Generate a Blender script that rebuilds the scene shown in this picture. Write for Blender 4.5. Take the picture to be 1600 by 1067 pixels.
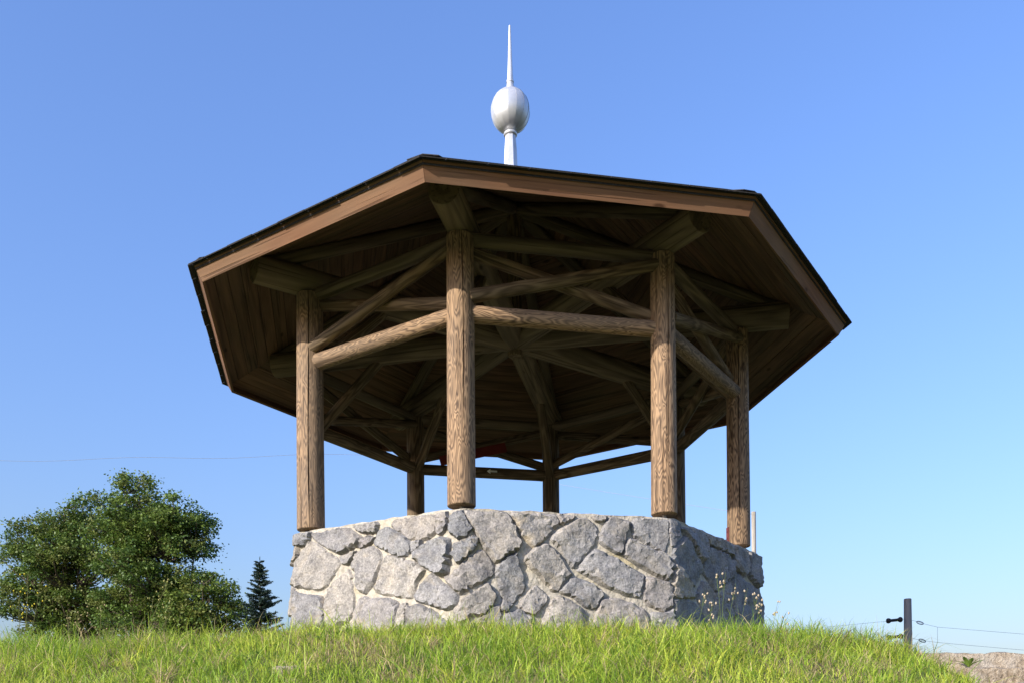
import bpy, bmesh, math, random
import numpy as np
from mathutils import Vector, Matrix, geometry, noise as mnoise
for o in list(bpy.data.objects): bpy.data.objects.remove(o)
sc = bpy.context.scene
col = sc.collection
rad = math.radians

# ------------------------------------------------------------------ camera
CAM = Vector((-0.0709, -11.0038, -2.3355)); FPX = 1485.45; HY = 1188.3; ROLL = 0.0071
cd = bpy.data.cameras.new('camera'); cam = bpy.data.objects.new('camera', cd); col.objects.link(cam)
cam.location = CAM; cam.rotation_euler = (rad(90), ROLL, 0)
cd.sensor_width = 36; cd.lens = FPX/1600*36; cd.shift_y = (HY-533.5)/1600
cd.clip_start = .1; cd.clip_end = 6000
sc.camera = cam
# ------------------------------------------------------------------ sky, sun, exposure
SUN_AZ = rad(-138); SUN_EL = rad(23.2)
w = bpy.data.worlds.new('World'); sc.world = w; w.use_nodes = True
nt = w.node_tree; nt.nodes.clear()
out = nt.nodes.new('ShaderNodeOutputWorld'); bg = nt.nodes.new('ShaderNodeBackground'); sky = nt.nodes.new('ShaderNodeTexSky')
sky.sky_type = 'NISHITA'; sky.sun_disc = False; sky.sun_elevation = SUN_EL
sky.sun_rotation = math.atan2(math.cos(SUN_AZ), math.sin(SUN_AZ)) % (2*math.pi)
sky.altitude = 300; sky.air_density = 2.0; sky.dust_density = 3.0; sky.ozone_density = 6.0
bg.inputs[1].default_value = 0.15
wb = nt.nodes.new('ShaderNodeMix'); wb.data_type = 'RGBA'; wb.blend_type = 'MULTIPLY'; wb.inputs[0].default_value = 1
wb.inputs[7].default_value = (.98, 1.005, 1.42, 1)          # cool white balance of the whole sky
nt.links.new(sky.outputs[0], wb.inputs[6]); nt.links.new(wb.outputs[2], bg.inputs[0]); nt.links.new(bg.outputs[0], out.inputs[0])
sd = bpy.data.lights.new('sun', 'SUN'); so = bpy.data.objects.new('sun', sd); col.objects.link(so)
sd.energy = 5.0; sd.angle = rad(.53); sd.color = (1, .93, .82)
sv = Vector((math.cos(SUN_EL)*math.cos(SUN_AZ), math.cos(SUN_EL)*math.sin(SUN_AZ), math.sin(SUN_EL)))
so.rotation_euler = sv.to_track_quat('Z', 'Y').to_euler(); so.location = sv*30
sc.view_settings.view_transform = 'Standard'; sc.view_settings.look = 'None'
sc.view_settings.exposure = 0.5; sc.view_settings.gamma = 1; sc.view_settings.use_curve_mapping = False
sc.render.engine = 'CYCLES'

# ------------------------------------------------------------------ helpers
rng = np.random.default_rng(7); random.seed(7)
W = {}
def place(o, mat, parent=None):
    o.matrix_basis = mat; W[o] = mat.copy(); col.objects.link(o)
    if parent is not None:
        o.parent = parent; o.matrix_parent_inverse = W[parent].inverted()
    return o
def mobj(name, verts, faces, mat, parent=None, M=Matrix(), smooth=False):
    me = bpy.data.meshes.new(name); me.from_pydata([tuple(v) for v in verts], [], faces); me.update()
    if smooth: me.polygons.foreach_set('use_smooth', [True]*len(me.polygons))
    if mat: me.materials.append(mat)
    return place(bpy.data.objects.new(name, me), M, parent)
def npmesh(name, V, loops, starts, totals, mat, parent=None, cols=None, smooth=False, M=Matrix()):
    me = bpy.data.meshes.new(name)
    me.vertices.add(len(V)); me.vertices.foreach_set('co', np.asarray(V, np.float32).ravel())
    me.loops.add(len(loops)); me.loops.foreach_set('vertex_index', np.asarray(loops, np.int32))
    me.polygons.add(len(starts)); me.polygons.foreach_set('loop_start', np.asarray(starts, np.int32))
    me.polygons.foreach_set('loop_total', np.asarray(totals, np.int32))
    if smooth: me.polygons.foreach_set('use_smooth', np.ones(len(starts), bool))
    if cols is not None:
        a = me.attributes.new('tint', 'FLOAT_COLOR', 'POINT'); a.data.foreach_set('color', np.asarray(cols, np.float32).ravel())
    me.update(); me.validate()
    me.materials.append(mat)
    return place(bpy.data.objects.new(name, me), M, parent)
def empty(name, loc):
    o = bpy.data.objects.new(name, None); o.empty_display_size = .2
    return place(o, Matrix.Translation(loc))
def tag(o, label=None, cat=None, group=None, kind=None):
    if label: o['label'] = label
    if cat: o['category'] = cat
    if group: o['group'] = group
    if kind: o['kind'] = kind
    return o
def pix(u, v, d):
    """world point at depth d in front of the camera that is seen at photo pixel (u, v)"""
    du, dv = u-800, v-HY
    c, s = math.cos(-ROLL), math.sin(-ROLL)
    a, b = du*c+dv*s, -du*s+dv*c
    return Vector((CAM.x+a/FPX*d, CAM.y+d, CAM.z-b/FPX*d))

# ------------------------------------------------------------------ materials
def newmat(name):
    m = bpy.data.materials.new(name); m.use_nodes = True
    n = m.node_tree; b = n.nodes['Principled BSDF']; b.inputs['Specular IOR Level'].default_value = .25
    return m, n, b
def N(n, t, **kw):
    x = n.nodes.new(t)
    for k, v in kw.items():
        if k.startswith('i_'): x.inputs[k[2:].replace('_', ' ')].default_value = v
        else: setattr(x, k, v)
    return x
def ramp(n, fac, stops):
    r = n.nodes.new('ShaderNodeValToRGB'); e = r.color_ramp.elements
    while len(e) < len(stops): e.new(.5)
    for k, (p, c) in enumerate(stops): e[k].position = p; e[k].color = (*c, 1)
    n.links.new(fac, r.inputs[0]); return r
def mix(n, a, b, fac, mode='MIX'):
    x = n.nodes.new('ShaderNodeMix'); x.data_type = 'RGBA'; x.blend_type = mode
    for s, v in ((6, a), (7, b), (0, fac)):
        if hasattr(v, 'is_output'): n.links.new(v, x.inputs[s])
        else: x.inputs[s].default_value = (*v, 1) if isinstance(v, tuple) else v
    return x.outputs[2]
def math_(n, op, a, b=None):
    x = n.nodes.new('ShaderNodeMath'); x.operation = op
    for k, v in enumerate((a, b)):
        if v is None: continue
        if hasattr(v, 'is_output'): n.links.new(v, x.inputs[k])
        else: x.inputs[k].default_value = v
    return x.outputs[0]
def coords(n, scale, rnd=True):
    tc = N(n, 'ShaderNodeTexCoord'); mp = N(n, 'ShaderNodeMapping'); mp.inputs['Scale'].default_value = scale
    n.links.new(tc.outputs['Object'], mp.inputs['Vector'])
    if rnd:
        oi = N(n, 'ShaderNodeObjectInfo'); m = math_(n, 'MULTIPLY', oi.outputs['Random'], 37.0)
        cx = N(n, 'ShaderNodeCombineXYZ')
        for k in range(3): n.links.new(m, cx.inputs[k])
        n.links.new(cx.outputs[0], mp.inputs['Location'])
    return mp.outputs[0]
def noise_(n, vec, scale, detail=3, dist=0., rough=.5):
    x = N(n, 'ShaderNodeTexNoise'); x.inputs['Scale'].default_value = scale; x.inputs['Detail'].default_value = detail
    x.inputs['Distortion'].default_value = dist; x.inputs['Roughness'].default_value = rough
    n.links.new(vec, x.inputs['Vector']); return x.outputs[0]
def bump(n, b, h, strength, dist):
    x = N(n, 'ShaderNodeBump'); x.inputs['Strength'].default_value = strength; x.inputs['Distance'].default_value = dist
    n.links.new(h, x.inputs['Height']); n.links.new(x.outputs[0], b.inputs['Normal'])

def wood(name, light, dark, along=(6, 6, .9), bands=55, contrast=.5, tintc=(.25, .22, .15), tint=.35, rough=.75, fine=(60, 60, 3)):
    m, n, b = newmat(name)
    v = coords(n, along)
    nz = noise_(n, v, 1.0, 1.5, .35)
    s = math_(n, 'SINE', math_(n, 'MULTIPLY', nz, bands))
    s = math_(n, 'ADD', math_(n, 'MULTIPLY', s, .5), .5)
    f = noise_(n, coords(n, fine), 1.0, 3)
    k = math_(n, 'ADD', math_(n, 'MULTIPLY', s, contrast), math_(n, 'MULTIPLY', f, 1-contrast))
    c = ramp(n, k, [(.18, dark), (.5, tuple(.5*(a+d) for a, d in zip(light, dark))), (.78, light)])
    t = noise_(n, coords(n, (2.2, 2.2, .7)), 1.0, 3)
    tr = ramp(n, t, [(.38, (0, 0, 0)), (.68, (1, 1, 1))])
    cc = mix(n, c.outputs[0], tintc, math_(n, 'MULTIPLY', tr.outputs[0], tint))
    # drying checks along the grain, knots, and a little difference from log to log
    ck = ramp(n, noise_(n, coords(n, (34, 34, .8)), 1.0, 2, .2), [(.60, (1, 1, 1)), (.66, (.42, .4, .38))])
    cc = mix(n, cc, ck.outputs[0], .8, 'MULTIPLY')
    vo = N(n, 'ShaderNodeTexVoronoi'); vo.inputs['Scale'].default_value = 1.0; n.links.new(coords(n, (4.5, 4.5, 1.6)), vo.inputs['Vector'])
    kn = ramp(n, vo.outputs['Distance'], [(.05, (.3, .25, .2)), (.11, (1, 1, 1))])
    cc = mix(n, cc, kn.outputs[0], .9, 'MULTIPLY')
    oi = N(n, 'ShaderNodeObjectInfo'); pr = ramp(n, oi.outputs['Random'], [(0, (.78, .78, .78)), (.5, (1, .98, .95)), (1, (1.15, 1.12, 1.1))])
    cc = mix(n, cc, pr.outputs[0], 1.0, 'MULTIPLY')
    n.links.new(cc, b.inputs['Base Color']); b.inputs['Roughness'].default_value = rough
    bump(n, b, math_(n, 'ADD', math_(n, 'MULTIPLY', k, .5), ck.outputs[0]), .5, .006)
    return m
M_post = wood('weathered_post_wood', (.40, .265, .155), (.07, .042, .027), along=(14, 14, 2.6), bands=80, contrast=.48, tint=.6, tintc=(.175, .135, .10))
M_beam = wood('grey_green_log_wood', (.20, .15, .10), (.08, .058, .038), along=(5, 5, .6), bands=34, contrast=.45, tintc=(.135, .105, .072), tint=.5)
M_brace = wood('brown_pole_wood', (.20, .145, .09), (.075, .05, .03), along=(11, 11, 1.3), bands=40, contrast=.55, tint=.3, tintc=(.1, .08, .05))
M_fascia = wood('stained_fascia_wood', (.245, .12, .064), (.145, .066, .036), along=(8, 8, .6), bands=30, contrast=.3, tintc=(.20, .135, .085), tint=.6, fine=(70, 70, 2.5))
M_board = wood('red_brown_roof_board', (.175, .095, .058), (.08, .042, .026), along=(8, 8, .5), bands=26, contrast=.4, tintc=(.12, .09, .06), tint=.5)
M_fence = wood('grey_fence_wood', (.34, .325, .32), (.18, .17, .17), bands=24, contrast=.4, tintc=(.18, .175, .18))
M_pole = wood('pale_pole_wood', (.42, .38, .33), (.28, .25, .21), bands=20, contrast=.3, tintc=(.5, .47, .42))

def stone_mat(name, warm):
    m, n, b = newmat(name)
    v = coords(n, (1, 1, 1))
    a = noise_(n, v, 55, 4, 0, .75); c1 = noise_(n, v, 7, 4, .5); c2 = noise_(n, v, 3.2, 3, .8)
    base = ramp(n, a, [(.3, (.165, .163, .162)), (.5, (.30, .295, .29)), (.7, (.465, .458, .445))])
    oi = N(n, 'ShaderNodeObjectInfo')
    tone = ramp(n, oi.outputs['Random'], [(0, (.62, .64, .68)), (.25, (.9, .9, .92)), (.45, (.72, .72, .75)), (.62, (1.02, .97, .9)), (.8, (.78, .75, .77)), (1, (1.1, 1.06, 1.0))])
    x = mix(n, mix(n, base.outputs[0], (1.0, .985, .96), 1.0, 'MULTIPLY'), tone.outputs[0], 1.0, 'MULTIPLY')
    st = ramp(n, c2, [(.52, (0, 0, 0)), (.72, (1, 1, 1))])
    x = mix(n, x, (.46, .37, .24), math_(n, 'MULTIPLY', st.outputs[0], warm))
    c3 = noise_(n, v, 17, 5, .9, .65)
    d = ramp(n, math_(n, 'ADD', math_(n, 'MULTIPLY', c1, .5), math_(n, 'MULTIPLY', c3, .5)), [(.34, (.55, .555, .58)), (.5, (.95, .95, .95)), (.66, (1.22, 1.2, 1.16))])
    x = mix(n, x, d.outputs[0], 1.0, 'MULTIPLY')
    n.links.new(x, b.inputs['Base Color']); b.inputs['Roughness'].default_value = .85
    h = math_(n, 'ADD', math_(n, 'MULTIPLY', a, .45), noise_(n, v, 22, 4, .6))
    bump(n, b, h, .85, .018)
    return m
M_stone = stone_mat('split_granite', .22)
M_stone_warm = stone_mat('ochre_stained_granite', .75)
def mortar_mat():
    m, n, b = newmat('pale_mortar'); v = coords(n, (1, 1, 1), False)
    a = noise_(n, v, 30, 4); c = noise_(n, v, 2.5, 3, .5)
    x = ramp(n, a, [(.3, (.30, .272, .222)), (.7, (.48, .44, .37))])
    s = ramp(n, c, [(.55, (0, 0, 0)), (.72, (1, 1, 1))])
    y = mix(n, x.outputs[0], (.40, .33, .17), math_(n, 'MULTIPLY', s.outputs[0], .6))
    n.links.new(y, b.inputs['Base Color']); b.inputs['Roughness'].default_value = .9
    bump(n, b, math_(n, 'ADD', a, noise_(n, v, 9, 3)), .8, .02); return m
M_mortar = mortar_mat()
def plain(name, c, rough=.6, metal=0., var=.15, sc_=12):
    m, n, b = newmat(name); v = coords(n, (1, 1, 1)); a = noise_(n, v, sc_, 4)
    r = ramp(n, a, [(.3, tuple(k*(1-var) for k in c)), (.7, tuple(min(1, k*(1+var)) for k in c))])
    n.links.new(r.outputs[0], b.inputs['Base Color']); b.inputs['Roughness'].default_value = rough; b.inputs['Metallic'].default_value = metal
    return m
M_shingle = plain('dark_bitumen_shingle', (.035, .033, .034), .85, 0, .35, 60)
M_zinc = plain('brushed_pale_sheet_metal', (.62, .625, .64), .42, .5, .14, 7)
M_steel = plain('dull_steel', (.3, .29, .28), .5, .6)
M_rust = plain('maroon_painted_iron', (.16, .05, .045), .6, .1)
M_red = plain('dark_red_paint', (.13, .018, .014), .6)
M_white = plain('white_paint', (.75, .75, .72), .6, 0, .05)
M_black = plain('black_plastic', (.02, .02, .022), .45)
M_wire = plain('galvanised_wire', (.30, .32, .35), .5, .3)
M_rock = plain('tan_step_stone', (.46, .38, .27), .9, 0, .35, 9)
M_bark = plain('grey_brown_bark', (.13, .10, .075), .9, 0, .35, 14)
def leafmat(name, trans=.35, gloss=.25):
    m, n, b = newmat(name)
    at = N(n, 'ShaderNodeAttribute', attribute_name='tint')
    n.links.new(at.outputs['Color'], b.inputs['Base Color']); b.inputs['Roughness'].default_value = .5
    b.inputs['Specular IOR Level'].default_value = gloss
    tr = N(n, 'ShaderNodeBsdfTranslucent'); mx = N(n, 'ShaderNodeMixShader'); mx.inputs[0].default_value = trans
    n.links.new(at.outputs['Color'], tr.inputs[0]); n.links.new(b.outputs[0], mx.inputs[1]); n.links.new(tr.outputs[0], mx.inputs[2])
    n.links.new(mx.outputs[0], n.nodes['Material Output'].inputs[0]); return m
M_grass = leafmat('grass_blade', .42, .3); M_leaf = leafmat('tree_leaf', .3, .35); M_herb = leafmat('herb', .35, .2)

# ------------------------------------------------------------------ terrain
def sstep(a, b, x):
    t = np.clip((x-a)/(b-a), 0, 1); return t*t*(3-2*t)
ST_X = 3.58
def ground(x, y):
    x = np.asarray(x, float); d = np.asarray(y, float)-CAM.y
    dc = 7.75+.30*np.maximum(0, x-1.2)+.05*np.maximum(0, -x-1.5)
    t = np.maximum(0, dc-d)
    h = -1.32-.09*np.maximum(0, x-1.6)-.05*np.maximum(0, -x-1.3)-.37*(np.sqrt(t*t+.55**2)-.55)
    h = h+.025*np.sin(x*2.1+1)*np.sin(d*1.7)+.012*np.sin(x*5.3+d*3.1)
    # flight of stone steps at the right is let into the bank
    k = sstep(ST_X-.25, ST_X+.1, x)*(1-sstep(8.75, 9.15, d))
    hs = np.minimum(h, -1.56-.42*np.maximum(0, 8.55-d))
    h = h*(1-k)+hs*k
    far = np.maximum(0, d-17.); h = h-2.6*sstep(0, 22, far)-.004*np.maximum(0, far-22)
    near = np.maximum(0, -d); h = h-.05*near*0
    h = np.where(d < -1, np.maximum(h, -4.35), h)
    side = np.maximum(0, np.abs(x)-14); h = h-1.0*sstep(0, 25, side)
    return h
def make_ground():
    xs = np.concatenate([-np.geomspace(3000, 12, 26), np.linspace(-11, 11, 90), np.geomspace(12, 3000, 26)])
    ys = np.concatenate([-np.geomspace(3000, 14, 22), np.linspace(-13, 8, 86), np.geomspace(9, 3000, 34)])
    X, Y = np.meshgrid(xs, ys); Z = ground(X, Y)
    V = np.stack([X, Y, Z], -1).reshape(-1, 3); nx = len(xs); F = []
    for j in range(len(ys)-1):
        for i in range(nx-1):
            a = j*nx+i; F.append((a, a+1, a+1+nx, a+nx))
    m, n, b = newmat('grassy_soil'); tc = N(n, 'ShaderNodeTexCoord')
    a = noise_(n, tc.outputs['Object'], 9, 5); c = noise_(n, tc.outputs['Object'], 1.1, 4)
    g = ramp(n, a, [(.3, (.05, .06, .018)), (.7, (.12, .135, .04))]); dry = ramp(n, c, [(.45, (0, 0, 0)), (.7, (1, 1, 1))])
    n.links.new(mix(n, g.outputs[0], (.17, .125, .06), math_(n, 'MULTIPLY', dry.outputs[0], .6)), b.inputs['Base Color'])
    b.inputs['Roughness'].default_value = .95; bump(n, b, a, .8, .03)
    o = mobj('ground', V, F, m, smooth=True); o['kind'] = 'structure'
make_ground()

# ------------------------------------------------------------------ pavilion
YAW = .1883; R = 2.5
def ang(i): return rad(-157.5+45*(i-1))+YAW           # corner i = 1..8, 2 and 3 face the camera
def cpt(i, r, z): a = ang(i); return Vector((r*math.cos(a), r*math.sin(a), z))
ZR, ZT = 1.69, 2.40
pav = empty('pavilion', (0, 0, -1.25))
tag(pav, 'octagonal open timber pavilion with log posts on a rubble stone parapet', 'pavilion')

def log(name, p, q, r0, r1, mat, parent, seg=20, rings=9, wob=.05, crack=None, seed=0, twist=0):
    """a round pole from p to q, meshed along its own z axis; crack = (angle, z0, z1, depth) cuts a drying split"""
    p, q = Vector(p), Vector(q); L = (q-p).length; ax = (q-p).normalized()
    rot = ax.to_track_quat('Z', 'Y').to_matrix().to_4x4()
    if abs(ax.z) > .999: rot = Matrix()
    M = Matrix.Translation(p) @ rot
    rn = random.Random(seed*77+int(L*1000))
    angs = [2*math.pi*k/seg for k in range(seg)]
    if crack:
        ca = crack[0] % (2*math.pi)
        angs = [a for a in angs if abs((a-ca+math.pi) % (2*math.pi)-math.pi) > .14]
        angs += [ca-.05, ca, ca+.05]; angs.sort(key=lambda a: a % (2*math.pi))
        rings = max(rings, 26)
    V = []; F = []
    ph = [rn.uniform(0, 6.28) for _ in range(4)]
    ch = .006
    zs = [0, ch]+[ch+(L-2*ch)*k/(rings) for k in range(1, rings)]+[L-ch, L]
    for zi, z in enumerate(zs):
        r = r0+(r1-r0)*z/L
        if zi in (0, len(zs)-1): r -= ch*.8
        for a in angs:
            rr = r*(1+wob*(.5*math.sin(2*a+ph[0]+z*.8)+.35*math.sin(3*a+ph[1]-z*1.3)+.3*math.sin(z*3.1+ph[2])*math.cos(a+ph[3])))
            aa = a
            if crack:
                dl = abs((a-crack[0]+math.pi) % (2*math.pi)-math.pi)
                t = (z/L-crack[1])/(crack[2]-crack[1])
                if 0 < t < 1:
                    amt = min(1, 6*t, 8*(1-t)+.3)*(.7+.3*math.sin(z*7+ph[1]))
                    if dl < .02: rr -= crack[3]*max(.1, amt)
                    aa = a+.05*math.sin(z*2.3+ph[0]) if dl < .1 else a
                    if .02 < dl < .1: aa = aa+(.028 if math.sin(a-crack[0]) < 0 else -.028)*(1-max(0, amt))
            V.append((rr*math.cos(aa), rr*math.sin(aa), z))
    n = len(angs)
    for k in range(len(zs)-1):
        for j in range(n):
            F.append((k*n+j, k*n+(j+1) % n, (k+1)*n+(j+1) % n, (k+1)*n+j))
    F.append(tuple(reversed(range(n)))); F.append(tuple(range((len(zs)-1)*n, len(zs)*n)))
    o = mobj(name, V, F, mat, parent, M, smooth=True)
    o.data.set_sharp_from_angle(angle=rad(35))
    return o

ZB = {1: .013, 2: -.045, 3: -.04, 4: .012, 5: 0, 6: 0, 7: 0, 8: 0}
RP = {1: .137, 2: .127, 3: .119, 4: .121, 5: .118, 6: .117, 7: .119, 8: .125}
def toward_cam(i):
    c = cpt(i, R, 0); return math.atan2(CAM.y-c.y, CAM.x-c.x)
CR = {1: (-.12, .0, .97, .075), 2: (.16, .30, .999, .075), 3: (.42, .25, .999, .06), 4: (.1, .02, .97, .06)}
posts = {}
for i in range(1, 9):
    top = ZT-.02+(.0 if i not in (1,) else 0)
    ck = CR.get(i)
    ck = (toward_cam(i)+ck[0], ck[1], ck[2], ck[3]) if ck else (rad(40*i), .1, .9, .015)
    posts[i] = log('post', cpt(i, R, ZB[i]), cpt(i, R, top), RP[i]*1.03, RP[i]*.97, M_post if i < 5 else M_brace, pav, 28, 14, .03, ck, i)  # back posts take the darker brown wood: shade under the roof put into colour
    # steel dowel that carries the post clear of the wall top
    log('dowel', cpt(i, R, ZB[i]-.09), cpt(i, R, ZB[i]+.02), .022, .022, M_steel, posts[i], 10, 2, 0)
def arc(i, j): return (i-1) % 8+1
for i in range(1, 9):
    j = arc(i+1, 0)
    a, b = cpt(i, R, 0), cpt(j, R, 0); e = (b-a).normalized(); out_ = ((a+b)/2).normalized()
    def at(P, z, off, s): return P+e*s+out_*off+Vector((0, 0, z))
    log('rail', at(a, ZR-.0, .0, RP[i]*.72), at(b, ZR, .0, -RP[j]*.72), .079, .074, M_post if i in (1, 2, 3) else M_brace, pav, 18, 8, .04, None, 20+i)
    log('plate_beam', at(a, ZT-.03, -.02, .06), at(b, ZT-.03, -.02, -.06), .066, .064, M_beam, pav, 14, 6, .04, None, 30+i)
    log('brace', at(a, ZR+.13, .05, RP[i]*.6), at(b, ZT-.13, .05, -RP[j]*.6), .060, .055, M_brace, pav, 14, 7, .05, None, 40+i)
    log('brace', at(a, ZT-.12, -.055, RP[i]*.6), at(b, ZR+.13, -.055, -RP[j]*.6), .054, .058, M_brace, pav, 14, 7, .05, None, 50+i)
TB = .14
for i in range(1, 9):
    d = cpt(i, 1, 0)
    r_out = {2: 3.02, 3: 3.0, 1: 3.07, 4: 3.05}.get(i, 3.0)
    log('tie_beam', d*r_out+Vector((0, 0, ZT+TB-.03)), d*.03+Vector((0, 0, ZT+TB-.03+.006*i)), TB, TB*.95, M_beam, pav, 24, 9, .035, None, 60+i)
    log('knee_brace', d*(R-.06)+Vector((0, 0, ZR-.02)), d*(R-.86)+Vector((0, 0, ZT+.05)), .062, .058, M_brace, pav, 14, 6, .05, None, 70+i)

# roof frame ------------------------------------------------------------
RE, ZE = 3.57, 2.235             # lower outer corner of the fascia
C8 = math.cos(rad(22.5))
HIP = .50                        # rise per metre of corner radius
FS = HIP/C8                      # slope of a roof face
fa = math.atan(FS)
FH = .150                        # fascia height, square to the roof
RB = RE+FH*math.sin(fa)/C8*.62; ZBRD = ZE+FH*math.cos(fa)*.62     # boards meet the fascia inside
ZAP = ZBRD+HIP*RB
log('king_post', (0, 0, ZT-.06), (0, 0, ZAP-.05), .085, .085, M_brace, pav, 8, 4, 0)
for i in range(1, 9):
    d = cpt(i, 1, 0)
    log('hip_rafter', d*2.92+Vector((0, 0, ZBRD+HIP*(RB-2.92)-.075)), d*.06+Vector((0, 0, ZAP-.11)), .07, .066, M_beam, pav, 14, 6, .04, None, 80+i)
# roof deck (solid sandwich of underlay) with boards below and shingles above
def oct_face(i, r, z): return cpt(i, r, z)
dk0, dk1 = .026, .05
V = []; F = []
for off in (dk0, dk1):
    for i in range(1, 9): V.append(cpt(i, RB+.02, ZBRD-.01+off))
    V.append(Vector((0, 0, ZAP+off)))
for k in range(8):
    a, b = k, (k+1) % 8
    F += [(b, a, 8), (9+a, 9+b, 17), (a, b, 9+b, 9+a)]
roof = mobj('roof', V, F, M_shingle, pav)
NB = 27
for i in range(1, 9):
    j = arc(i+1, 0)
    for k in range(NB):
        t0 = k/NB; t1 = (k+1)/NB-.0016
        q = []
        for t, ii in ((t0, i), (t0, j), (t1, j), (t1, i)):
            r = RB*(1-t); q.append(cpt(ii, max(r-.006, .004), ZBRD+HIP*RB*t))
        dz = Vector((0, 0, .022)); jit = random.uniform(-.003, .001)
        mid = sum(q, Vector())/4
        e = (q[1]-q[0]).normalized() if (q[1]-q[0]).length > 1e-6 else Vector((1, 0, 0))
        # local frame: z along the board so that the grain runs along it
        nrm = Vector((math.cos(ang(i)+rad(22.5))*math.sin(fa), math.sin(ang(i)+rad(22.5))*math.sin(fa), math.cos(fa)))
        M = Matrix((nrm.cross(e).normalized(), nrm, e)).transposed()
        if M.determinant() < 0: M = Matrix((-nrm.cross(e).normalized(), nrm, e)).transposed()
        M = Matrix.Translation(mid) @ M.to_4x4(); Mi = M.inverted()
        vs = [Mi @ (p+Vector((0, 0, jit))) for p in q]+[Mi @ (p+dz) for p in q]
        mobj('board', vs, [(3, 2, 1, 0), (4, 5, 6, 7), (0, 1, 5, 4), (1, 2, 6, 5), (2, 3, 7, 6), (3, 0, 4, 7)], M_board, roof, M)
# fascia boards
for i in range(1, 9):
    j = arc(i+1, 0); th = .03
    mid = (ang(i)+rad(22.5)); nrm = Vector((math.cos(mid), math.sin(mid), 0))
    upv = (nrm*math.sin(fa)+Vector((0, 0, math.cos(fa))))*FH
    inn = -(nrm*math.cos(fa)-Vector((0, 0, math.sin(fa))))*th
    a0, b0 = cpt(i, RE, ZE), cpt(j, RE, ZE)
    g = (b0-a0).normalized()
    def rr(P, up, n_):
        # keep the mitre: corner radius follows the face's offset
        v = upv*up+inn*n_; dn = v.dot(nrm); c = P+v
        tangential = dn*math.tan(rad(22.5)); return c, tangential
    vs = []
    for up in (0, 1):
        for n_ in (0, 1):
            A, ta = rr(a0, up, n_); B, tb = rr(b0, up, n_)
            vs += [A-g*(ta-.0015), B+g*(tb-.0015)]
    M = Matrix((nrm.cross(g).normalized(), nrm, g)).transposed().to_4x4()
    if M.determinant() < 0: M = Matrix((-nrm.cross(g).normalized(), nrm, g)).transposed().to_4x4()
    M = Matrix.Translation((a0+b0)/2) @ M; Mi = M.inverted()
    vs = [Mi @ v for v in vs]
    o = mobj('fascia', vs, [(0, 1, 5, 4), (3, 2, 6, 7), (1, 0, 2, 3), (4, 5, 7, 6), (0, 4, 6, 2), (5, 1, 3, 7)], M_fascia, pav, M)
# shingles: the eaves course tab by tab, the courses above as one covering
def face_pt(i, s, t, lift):      # s along the eave (m from the middle), t up the slope (m), lift square to the roof
    mid = ang(i)+rad(22.5); nrm = Vector((math.cos(mid), math.sin(mid), 0)); g = Vector((-math.sin(mid), math.cos(mid), 0))
    ap = (RE+FH*math.sin(fa)/C8)*C8; z0 = ZE+FH*math.cos(fa)
    return nrm*(ap-t*math.cos(fa)+lift*math.sin(fa))+g*s+Vector((0, 0, z0+t*math.sin(fa)+lift*math.cos(fa)))
AP0 = (RE+FH*math.sin(fa)/C8)*C8
def half(t): return (AP0-t*math.cos(fa))*math.tan(rad(22.5))
def tab(V, F, i, s0, s1, t0, t1, l0, l1, th, rn):
    q = []
    for s, t, l in ((s0, t0, l0), (s1, t0, l0), (s1, t1, l1), (s0, t1, l1)):
        lim = half(t)+(.0 if t > 0 else .0)
        q.append((max(-lim, min(lim, s)), t, l))
    b = len(V)
    for dl in (0, th):
        for s, t, l in q: V.append(face_pt(i, s, t, l+dl))
    F += [(b+3, b+2, b+1, b), (b+4, b+5, b+6, b+7), (b, b+1, b+5, b+4), (b+1, b+2, b+6, b+5), (b+2, b+3, b+7, b+6), (b+3, b, b+4, b+7)]
CV, CF = [], []
rn = random.Random(5)
for i in range(1, 9):
    # starter strip: a stiff dark drip edge below the tabs
    V, F = [], []
    tab(V, F, i, -half(-.012), half(-.012), -.012, .16, .003, .003, .008, rn)
    mobj('starter_strip', V, F, M_shingle, roof)
    s = -half(-.05)+rn.uniform(-.2, -.05)
    while s < half(-.05):
        e = s+.325
        a, b = max(s, -half(-.05)), min(e, half(-.05))
        if b-a > .03:
            V, F = [], []
            tab(V, F, i, a, b, -.05+rn.uniform(-.005, .005), .2, .0125+rn.uniform(0, .003), .014, .008+rn.uniform(0, .004), rn)
            mobj('shingle', V, F, M_shingle, roof)
        s = e+.009
    t = .13; c = 0
    while t < 3.75:
        s = -half(t)-(.17 if c % 2 else 0)
        while s < half(t):
            e = s+.325; a, b = max(s, -half(t)), min(e, half(t))
            if b-a > .02: tab(CV, CF, i, a, b, t, t+.2, .030+rn.uniform(0, .003), .022, .007, rn)
            s = e+.008
        t += .145; c += 1
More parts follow.
